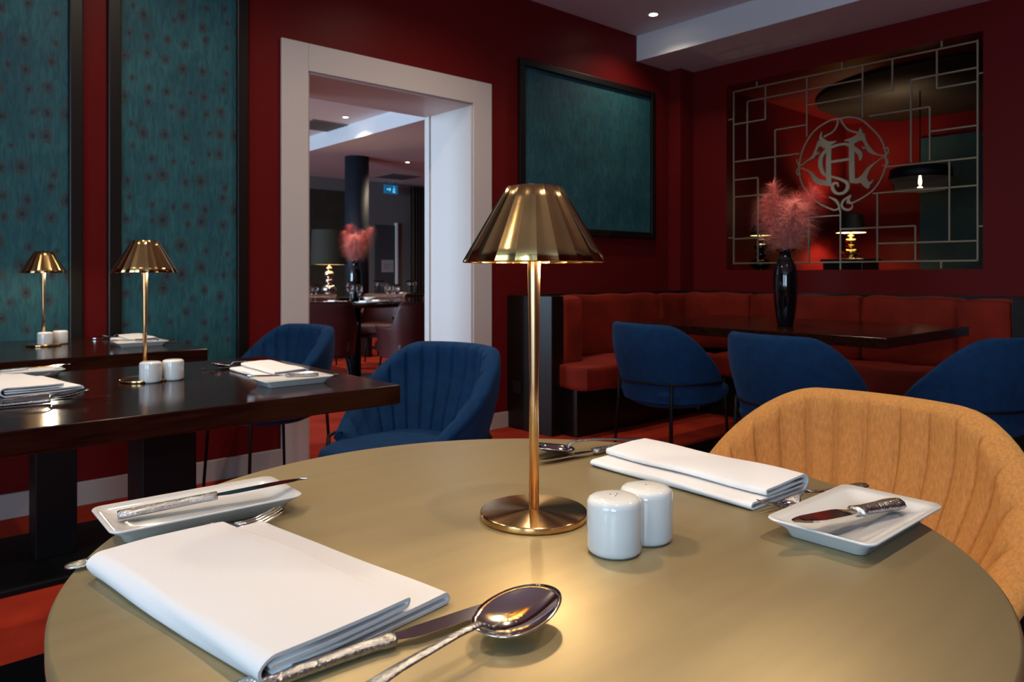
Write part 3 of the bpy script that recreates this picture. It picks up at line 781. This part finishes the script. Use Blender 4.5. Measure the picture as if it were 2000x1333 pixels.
# ------------------------------------------------------------------ lattice screen with monogram
XLAT = XB + .03
la = empty('lattice_screen', (XLAT, (oy0 + oy1) / 2, oz0)); tag(la, 'gold geometric lattice screen with round monogram in the maroon wall', 'screen')
OY, OZ = la.location.y, la.location.z
def lz(x, y): return on_right_wall(1380 + x / 2.666, 40 + y / 2.666, XLAT)
bw = .0054
def bar(name, ya, yb_, za, zb_):
    MB().box(-.006, .006, min(ya, yb_) - OY, max(ya, yb_) - OY, min(za, zb_) - OZ, max(za, zb_) - OZ).build(name, M['lattice'], la, .0015, 1)
def vbar(x, y0, y1, name='bar'):
    ya, za = lz(x, y0); yb_, zb_ = lz(x, y1); y = (ya + yb_) / 2; bar(name, y - bw, y + bw, za, zb_)
def hbar(x0, x1, y0, y1, name='bar'):
    ya, za = lz(x0, y0); yb_, zb_ = lz(x1, y1); z = (za + zb_) / 2; bar(name, ya, yb_, z - bw, z + bw)
vbar(142, 370, 1272); vbar(1412, 100, 1252); hbar(142, 1412, 375, 105); hbar(142, 1412, 1268, 1248)
for x, a, b in ((213, 425, 730), (307, 345, 515), (358, 570, 905), (523, 300, 605), (813, 235, 508), (968, 205, 365), (1065, 310, 740), (1200, 150, 355), (1163, 450, 730), (1265, 735, 1148), (890, 900, 1255), (1088, 1070, 1252), (698, 985, 1262), (532, 1030, 1265), (268, 822, 1268)): vbar(x, a, b)
for x0, y0, x1, y1 in ((213, 425, 813, 303), (142, 543, 307, 515), (523, 442, 968, 365), (358, 570, 523, 545), (142, 740, 485, 692), (142, 830, 268, 822), (142, 918, 358, 905), (142, 1135, 532, 1128), (532, 1026, 698, 1015), (698, 1088, 1088, 1070), (890, 1163, 1412, 1148), (865, 903, 1412, 858), (935, 765, 1412, 712), (1163, 578, 1412, 548), (1065, 310, 1412, 245), (1200, 355, 1412, 318), (845, 500, 1163, 450)):
    hbar(x0, x1, y0, y1)
for x, a, b in ((705, 205, 255), (1225, 92, 140), (262, 318, 350), (698, 1262, 1298), (1222, 1252, 1292)): vbar(x, a, b, 'bracket')
for x0, x1, y in ((105, 142, 517), (100, 142, 1134), (1412, 1442, 275), (1412, 1442, 1072)): hbar(x0, x1, y, y, 'bracket')
# monogram, drawn in its own plane
def lm(x, y): return on_right_wall(1540 + x / 6.06, 200 + y / 6.06, XLAT)
NST = [0]
def stroke(mb, pts, widths, n=6, th=.005):
    NST[0] += 1; th += .00012 * NST[0]
    P = [Vector((*lm(x, y), 0)) for x, y in pts]
    W = widths if isinstance(widths, (list, tuple)) else [widths] * len(pts)
    Q = catmull([(p.x, p.y, w_ * .00030) for p, w_ in zip(P, W)], n)
    vs = []; fs = []; k = len(Q)
    for i in range(k):
        a = Q[max(i - 1, 0)]; b = Q[min(i + 1, k - 1)]; tv = Vector((b.x - a.x, b.y - a.y)).normalized(); nv = Vector((-tv.y, tv.x)) * max(Q[i].z, .0012)
        for sg in (1, -1):
            for xx in (-th, th): vs.append((xx, Q[i].x + sg * nv.x - OY, Q[i].y + sg * nv.y - OZ))
    for i in range(k - 1):
        a = 4 * i; b = a + 4
        fs += [(a, b, b + 2, a + 2), (a + 1, a + 3, b + 3, b + 1), (a, a + 1, b + 1, b), (a + 2, b + 2, b + 3, a + 3)]
    fs += [(0, 2, 3, 1), (4 * k - 4, 4 * k - 3, 4 * k - 1, 4 * k - 2)]
    mb.add(vs, fs)
mg = MB(); TW = 18
ringp = MB()
stroke(ringp, [(620, 195), (530, 205), (440, 245), (320, 330), (225, 455), (160, 600), (130, 750), (140, 890), (185, 1010), (260, 1110), (370, 1200), (500, 1262), (560, 1275), (610, 1240)], TW)
stroke(ringp, [(620, 195), (720, 175), (850, 200), (950, 275), (1060, 385), (1130, 510), (1158, 640), (1150, 760), (1100, 900), (1020, 1020), (920, 1105), (760, 1190), (690, 1185)], TW)
ringp.build('monogram_ring', M['lattice'], la)
hl = MB()
stroke(hl, [(482, 490), (478, 720), (482, 990)], 62); stroke(hl, [(752, 450), (752, 700), (758, 950)], 66)
stroke(hl, [(500, 708), (730, 672)], 30)
stroke(hl, [(400, 345), (385, 420), (440, 500), (500, 520)], [6, 40, 90, 60]); stroke(hl, [(570, 462), (520, 480), (450, 490), (380, 490)], [10, 34, 60, 70])
stroke(hl, [(380, 470), (340, 540), (300, 640), (230, 690), (160, 745), (110, 720), (105, 670)], [70, 34, 40, 16, 18, 16, 8])
stroke(hl, [(855, 300), (850, 380), (830, 420), (770, 460)], [6, 70, 80, 70]); stroke(hl, [(665, 455), (720, 448), (790, 430), (860, 390)], [10, 34, 60, 70])
stroke(hl, [(870, 380), (910, 470), (970, 570), (1060, 620), (1140, 630), (1185, 590), (1175, 540), (1120, 545)], [70, 36, 50, 16, 18, 18, 16, 8])
stroke(hl, [(740, 930), (820, 930), (890, 890), (950, 790), (1040, 710), (1130, 655), (1180, 700), (1160, 750), (1110, 745)], [50, 60, 70, 40, 16, 14, 16, 16, 8])
stroke(hl, [(880, 900), (930, 980), (950, 1020)], [90, 70, 20]); stroke(hl, [(900, 960), (970, 960), (1005, 915)], [70, 34, 8])
stroke(hl, [(490, 960), (400, 950), (330, 920), (270, 840), (200, 795), (130, 780), (100, 820), (120, 860), (160, 850)], [50, 60, 66, 30, 16, 14, 16, 16, 8])
hl.build('monogram_letter_h', M['lattice'], la)
cl = MB()
stroke(cl, [(850, 690), (855, 620), (800, 560), (700, 500), (600, 505), (480, 550), (400, 630), (382, 730), (410, 830), (480, 890)], [16, 52, 50, 34, 30, 40, 46, 56, 44, 20])
stroke(cl, [(810, 470), (850, 440), (905, 460), (930, 510), (900, 545), (875, 520)], [10, 20, 24, 22, 18, 8])
stroke(cl, [(420, 540), (390, 510), (350, 530), (330, 590), (355, 610), (370, 580)], [10, 20, 22, 22, 16, 8])
cl.build('monogram_letter_c', M['lattice'], la)
sl = MB()
stroke(sl, [(500, 880), (600, 905), (690, 950), (705, 1010), (660, 1070), (580, 1080), (530, 1030), (530, 970), (580, 960), (595, 1000)], [24, 30, 40, 46, 36, 34, 40, 36, 24, 14])
sl.build('monogram_letter_s', M['lattice'], la)
sl = MB()
stroke(sl, [(590, 190), (580, 270), (530, 350), (420, 410)], [20, 18, 16, 20]); stroke(sl, [(620, 195), (660, 270), (720, 330), (850, 370)], [20, 18, 18, 24])
sl.build('monogram_scroll', M['lattice'], la)
sl = MB()
stroke(sl, [(740, 1100), (710, 1160), (740, 1180)], [30, 34, 8]); stroke(sl, [(740, 1100), (650, 1170), (640, 1240), (700, 1275), (755, 1250), (760, 1200)], [16, 24, 26, 26, 20, 8])
sl.build('monogram_scroll', M['lattice'], la)
sl = MB()
stroke(sl, [(480, 1120), (560, 1160), (600, 1220), (612, 1290)], [10, 30, 24, 18])
sl.build('monogram_scroll', M['lattice'], la)


# ------------------------------------------------------------------ seen through the lattice
def ball_lamp(loc, label, base_mat, shade_mat, r0, r1, hs, hb, power, group=None):
    e = empty('ball_lamp', loc); tag(e, label, 'lamp', group)
    pr_ = [(0.0001, 0), (.09, 0), (.10, .01), (.075, .03)]
    z = .03
    for rr_, n in ((.095, 8), (.05, 7), (.062, 7), (.036, 6)):
        hgt = rr_ * 1.15 * hb / .40
        for i in range(n + 1): a = PI * i / n; pr_.append((max(.018, rr_ * math.sin(a)), z + hgt / 2 - hgt / 2 * math.cos(a)))
        z += hgt
    pr_ += [(.010, z + .005), (.008, z + .12), (.0001, z + .12)]
    MB().lathe(pr_, 32).build('base', base_mat, e)
    z0 = z + .02
    MB().lathe([(r0, z0), (r1, z0 + hs)], 40).f
    s = MB(); s.grid(lambda u, v: ((r0 + (r1 - r0) * v) * math.cos(2 * PI * u), (r0 + (r1 - r0) * v) * math.sin(2 * PI * u), z0 + hs * v), 40, 5, closeu=True); s.build('shade', shade_mat, e)
    s = MB(); q = .985; s.grid(lambda u, v: ((r0 + (r1 - r0) * v) * q * math.cos(2 * PI * u), (r0 + (r1 - r0) * v) * q * math.sin(2 * PI * u), z0 + .002 + (hs - .004) * v), 40, 5, closeu=True); s.build('shade_lining', M['shade_in'], e)
    MB().lathe([(0, z0 + hs * .35), (.012, z0 + hs * .4), (.016, z0 + hs * .5), (.012, z0 + hs * .6), (0, z0 + hs * .63)], 16).build('bulb', M['filament'], e)
    l = bpy.data.lights.new('lamp_light', 'POINT'); l.energy = power; l.color = (1, .66, .36); l.shadow_soft_size = .026
    o = bpy.data.objects.new('lamp_light', l); COL.objects.link(o); o.parent = e; o.location = (0, 0, z0 + hs * .5)
    return e
p1 = atd(1662, 7.6); p2 = atd(1486, 6.35)
def pedestal(p, z, label):
    e = empty('console', (p.x, p.y, 0)); tag(e, label, 'console', 'dark consoles behind the lattice')
    MB().box(-.2, .2, -.2, .2, 0, z - .03).build('body', M['dark_wood'], e, .005)
    MB().box(-.22, .22, -.22, .22, z - .03, z).build('top', M['dark_wood'], e, .004)
pedestal(p1, 1.18, 'dark console under the gold lamp seen through the lattice')
pedestal(p2, 1.03, 'dark console under the left lamp seen through the lattice')
ball_lamp((p1.x, p1.y, 1.18), 'gold ball lamp with black shade seen through the lattice below the monogram', M['gold'], M['shade_black'], .145, .11, .19, .32, 24, 'ball lamps behind the lattice')
ball_lamp((p2.x, p2.y, 1.03), 'black ball lamp with dark shade seen through the lattice beside the pink plumes', M['vase'], M['shade_black'], .09, .07, .10, .40, 1.2, 'ball lamps behind the lattice')
pp = atd(1797, 6.6)
pe = empty('pendant_lamp', (pp.x, pp.y, ZS)); tag(pe, 'black pendant lamp with smoked glass skirt seen through the lattice', 'lamp')
zc_ = H + (HY - 330) / F * 6.6 - ZS
MB().lathe([(.0001, 0), (.05, 0), (.05, -.02), (.0001, -.02)], 24).build('ceiling_rose', M['black_steel'], pe)
MB().tube([(0, 0, -.01), (0, 0, zc_)], .006, 8).build('rod', M['black_steel'], pe)
MB().lathe([(.0001, zc_ + .02), (.20, zc_ + .02), (.245, zc_), (.26, zc_ - .09), (.25, zc_ - .09), (.235, zc_ - .005), (.0001, zc_ + .005)], 48).build('cap_shade', M['shade_black'], pe)
s = MB(); s.grid(lambda u, v: ((.24 - .03 * v) * math.cos(2 * PI * u), (.24 - .03 * v) * math.sin(2 * PI * u), zc_ - .06 - .13 * v), 48, 4, closeu=True); s.build('glass_skirt', M['smoke'], pe)
MB().lathe([(.0001, zc_ - .05), (.008, zc_ - .06), (.013, zc_ - .10), (.015, zc_ - .125), (.010, zc_ - .145), (.0001, zc_ - .15)], 20).build('bulb', M['filament'], pe)
l = bpy.data.lights.new('lamp_light', 'POINT'); l.energy = 1.5; l.color = (1, .7, .4); l.shadow_soft_size = .03
o = bpy.data.objects.new('lamp_light', l); COL.objects.link(o); o.parent = pe; o.location = (0, 0, zc_ - .19)
p = atd(1860, 6.4)
cd = MB().lathe([(.0001, ZS - .05), (1.25, ZS - .05), (1.25, ZS - .014), (.0001, ZS - .014)], 64).build('ceiling_disc', M['ceil_dark']); cd.location = (p.x + .35, p.y, 0)
tag(cd, 'large dark round ceiling disc seen through the lattice', 'ceiling disc')

# ------------------------------------------------------------------ the next dining room
cp = atd(697, 10.65)
c = MB().lathe([(.0001, 0), (.172, 0), (.172, ZS), (.0001, ZS)], 40).build('column', M['navy_paint']); c.location = (cp.x, cp.y, 0)
struct(c, 'dark navy round column in the next dining room', 'column')
def farx(px):
    s_ = (px - HX) / F; return YF / (CA - SA * s_) * (SA + CA * s_)
def farz(px, py):
    s_ = (px - HX) / F; return H + (HY - py) / F * (YF / (CA - SA * s_))
pn = MB().box(farx(560), farx(674), YF - .035, YF - .002, .2, farz(640, 372)).build('olive_panel', M['olive_wall'], None, .005); tag(pn, 'dark olive wall panel behind the shaded lamp in the next room', 'wall panel')
dr = empty('door_2', ((farx(735) + farx(766)) / 2, YF, 0)); struct(dr, 'dark grey door with paper notice in the next dining room', 'door')
hw = (farx(768) - farx(728)) / 2
MB().box(-hw, hw, -.03, 0, 0, farz(750, 440)).build('door_leaf', M['door_grey'], dr, .004)
MB().box(hw, hw + .045, -.06, 0, 0, farz(750, 440) + .05).build('door_frame', M['white_frame'], dr, .004)
nt_ = empty('paper_notice', (farx(755), YF - .033, farz(755, 532))); tag(nt_, 'small grey paper notice taped to the far door', 'notice')
hN = farz(755, 508) - farz(755, 532)
MB().box(-.13, .13, -.003, 0, 0, hN).build('sheet', M['paper'], nt_)
for k in range(3): MB().box(-.08, .08 - .03 * k, -.005, -.003, hN * (.62 - .16 * k), hN * (.66 - .16 * k)).build('text_line', M['print'], nt_)
ex = empty('exit_sign', (farx(749), YF - .25, farz(749, 381))); tag(ex, 'glowing blue green emergency exit sign near the far ceiling', 'sign')
hE = farz(749, 364) - farz(749, 381)
MB().box(-.14, .14, -.02, .02, 0, hE).build('sign_box', M['exit'], ex, .004)
for sx in (-.1, .1): MB().tube([(sx, 0, hE), (sx, 0, ZS - ex.location.z)], .006, 6).build('hanger', M['black_steel'], ex)
m = MB()
m.box(-.10, -.04, -.026, -.021, hE * .4, hE * .55); m.add([(-.04, -.026, hE * .25), (-.04, -.026, hE * .7), (-.005, -.026, hE * .48), (-.04, -.021, hE * .25), (-.04, -.021, hE * .7), (-.005, -.021, hE * .48)], [(0, 2, 1), (3, 4, 5), (0, 1, 4, 3), (1, 2, 5, 4), (2, 0, 3, 5)])
m.build('arrow', M['exit_mark'], ex)
m = MB(); m.lathe([(.0001, -.012), (.012, -.004), (.012, .004), (.0001, .012)], 10, cx=.055, cy=0)
m.v = [(x, -.023 + z * .1, hE * .80 + y) for x, y, z in m.v]
for a, b, c_, d_ in ((.05, .30, .06, .70), (.03, .45, .085, .55), (.03, .12, .055, .35), (.06, .12, .085, .3)): m.box(a, c_ if c_ > a else a + .02, -.026, -.021, hE * b, hE * d_)
m.build('running_figure', M['exit_mark'], ex)
cu = MB(); x0, x1 = farx(797), farx(850)
cu.grid(lambda u, v: (x0 + (x1 - x0) * u, YF - .10 + .035 * math.sin(u * 60), .02 + (farz(810, 366) - .02) * v), 120, 2)
cu = cu.build('curtain', M['curtain'], None, solid=.006); tag(cu, 'dark brown pleated curtain beside the far door', 'curtain')
for (px, py, zc2), lab in (((632, 246, ZC), 'square slotted ceiling vent above the shaded lamp in the next room'), ((775, 345, ZS), 'narrow ceiling vent near the far exit sign')):
    p = at(px, py, zc2); e = empty('ceiling_vent', (p.x, p.y, zc2)); tag(e, lab, 'vent', 'ceiling vents')
    MB().box(-.3, .3, -.3, .3, -.008, 0).build('vent_plate', M['vent'], e)
    for k in range(7): MB().box(-.26, .26, -.25 + k * .08, -.22 + k * .08, -.014, -.008).build('slat', M['print'], e)

# round dark tables with settings
def far_table(p, r, label):
    e = empty('far_table', (p.x, p.y, 0)); tag(e, label, 'table', 'dark tables in the next room')
    MB().lathe([(.0001, .715), (r - .01, .715), (r, .72), (r, .745), (r - .004, .75), (.0001, .75)], 48).build('tabletop', M['wenge'], e)
    MB().lathe([(.0001, .02), (.065, .02), (.065, .715), (.0001, .715)], 24).build('pedestal', M['black_steel'], e)
    MB().lathe([(.0001, 0), (.32, 0), (.32, .012), (.0001, .02)], 32).build('foot_plate', M['black_steel'], e)
ft = atd(692, 7.2); far_table(ft, .56, 'round dark laid table with pink plume vase in the next room')
ft2 = atd(770, 10.2); far_table(ft2, .5, 'small dark laid table farther back in the next room near the curtain')
def leather_chair(label):
    e = empty('leather_armchair'); tag(e, label, 'chair', 'dark red leather armchairs in the next room')
    def top(th): return .80 - .20 * smooth01((abs(th) - .75) / .55)
    def P(th, z, off):
        k = .86 + .14 * smooth01((z - .3) / .4); a = (.29 - off) * k; b = (.30 - off) * k; c_, s_ = math.cos(th), math.sin(th)
        return (-a * math.copysign(abs(c_) ** .6, c_), b * math.copysign(abs(s_) ** .6, s_), z)
    T = 2.15
    prof = lambda u, v: (P(-T + 2 * T * u, .34 + (top(-T + 2 * T * u) - .34) * min(1, v * 2), 0) if v <= .5 else P(-T + 2 * T * u, .34 + (top(-T + 2 * T * u) + .012 * math.sin(min(1, (1 - v) * 2) * PI) - .34) * min(1, (1 - v) * 2), .05))
    MB().grid(prof, 49, 21).build('shell', M['leather'], e)
    MB().box(-.22, .27, -.24, .24, .36, .47).build('seat', M['leather'], e, .03, 3)
    MB().box(-.22, .25, -.22, .22, .325, .36).build('seat_frame', M['black_steel'], e, .004)
    for sx, sy in ((-1, -1), (-1, 1), (1, -1), (1, 1)):
        MB().tube([(sx * .2, sy * .2, .34), (sx * .25, sy * .25, 0)], .009, 8).build('leg', M['black_steel'], e)
    return e
lc = leather_chair('dark red leather armchair nearest the doorway on its left, back turned')
def facep(p, q): return math.atan2(q.y - p.y, q.x - p.x)
q = atd(632, 6.3); place(lc, q.x, q.y, facep(q, ft) + .25)
for px, Y, lab, lead in ((808, 6.2, 'dark red leather armchair at the right edge of the doorway, back turned', ft), (630, 7.95, 'dark red leather armchair behind the laid table left of the plume vase', ft), (744, 8.3, 'dark red leather armchair behind the laid table right of the plume vase', ft), (806, 7.30, 'dark red leather armchair at the right side of the laid table', ft), (850, 9.1, 'dark red leather armchair at the far right behind the door lining', ft2)):
    c = copy_tree(lc); c['label'] = lab; q = atd(px, Y); place(c, q.x, q.y, facep(q, lead))
# lamp on a console
sp_ = atd(643, 8.9)
e = empty('console', (sp_.x, sp_.y, 0)); tag(e, 'dark console carrying the chrome lamp in the next room', 'console')
MB().box(-.5, .5, -.2, .2, .70, .74).build('top', M['dark_wood'], e, .004)
for sx in (-1, 1):
    MB().box(sx * .46 - .03, sx * .46 + .03, -.18, .18, 0, .70).build('leg_panel', M['dark_wood'], e, .004)
ball_lamp((sp_.x, sp_.y, .74), 'chrome ball lamp with large olive drum shade in the next room', M['chrome'], M['shade_out'], .215, .205, .42, .50, 5)
# tableware
def glass_mesh():
    m = MB(); m.lathe([(.0001, 0), (.034, 0), (.034, .002), (.006, .006), (.004, .012), (.004, .085), (.012, .095), (.034, .125), (.040, .155), (.034, .200), (.0325, .200), (.0385, .155), (.032, .127), (.010, .099), (.0001, .097)], 20); return m
gl0 = None
GL = ['leftmost wine glass at the doorway edge on the round laid table', 'second wine glass from the left on the round laid table', 'large wine glass in front of the vase on the round laid table', 'wine glass just right of the vase on the round laid table', 'left wine glass of the left pair on the farther small table', 'right wine glass of the left pair on the farther small table', 'left of three wine glasses on the right of the round laid table', 'middle of three wine glasses on the right of the round laid table', 'rightmost of three wine glasses on the round laid table', 'left wine glass of the right pair on the farther small table', 'right wine glass of the right pair on the farther small table']
for (px, y, Y, k), glab in zip(((607, 0, 7.0, .9), (616, 0, 7.05, .9), (684, 0, 6.85, 1.05), (702, 0, 6.95, .9), (735, 0, 10.0, .95), (746, 0, 10.05, .95), (757, 0, 7.05, .95), (765, 0, 7.15, .95), (776, 0, 7.0, .9), (799, 0, 10.1, .95), (810, 0, 10.2, .95)), GL):
    p = atd(px, Y)
    T_ = ft if Y < 9 else ft2; R_ = .53 if Y < 9 else .46
    dv = p - T_
    if dv.length > R_: p = T_ + dv * (R_ / dv.length)
    if gl0 is None: o = gl0 = glass_mesh().build('wine_glass', M['glass'])
    else: o = gl0.copy(); COL.objects.link(o)
    o.location = (p.x, p.y, .75); o.scale = (k, k, k)
    tag(o, glab, 'glass', 'wine glasses on the round laid table' if Y < 9 else 'wine glasses on the farther table')
def far_plate(p, r, label):
    e = empty('dinner_plate', (p.x, p.y, .75)); tag(e, label, 'plate', 'white plates in the next room')
    MB().lathe([(.0001, 0), (r * .6, 0), (r, .016), (r, .019), (r * .62, .005), (.0001, .005)], 32).build('dish', M['china'], e)
    n = make_napkin(.09, .13); n.parent = e; n.name = 'folded_napkin'; n.location = (-.045, -.065, .006)
far_plate(atd(655, 6.95), .115, 'white plate with napkin on the left of the far laid table')
far_plate(atd(716, 6.82), .115, 'white plate with napkin at the front of the far laid table')
far_plate(atd(741, 7.1), .10, 'white plate with napkin on the right of the far laid table')
far_plate(atd(786, 9.95), .12, 'white plate with napkin on the farther small table')
p = atd(722, 7.25); bo = MB().lathe([(.0001, 0), (.035, 0), (.05, .02), (.058, .05), (.055, .05), (.047, .022), (.0001, .006)], 28).build('bowl', M['china']); bo.location = (p.x, p.y, .75); tag(bo, 'small white bowl on the far laid table', 'bowl')
p = atd(694, 7.3); make_vase((p.x, p.y, .75), 'glossy black vase on the laid table seen through the doorway')
bouquet(p, .75, 'in the vase seen through the doorway', 'pink plumes in the far vase', 40)
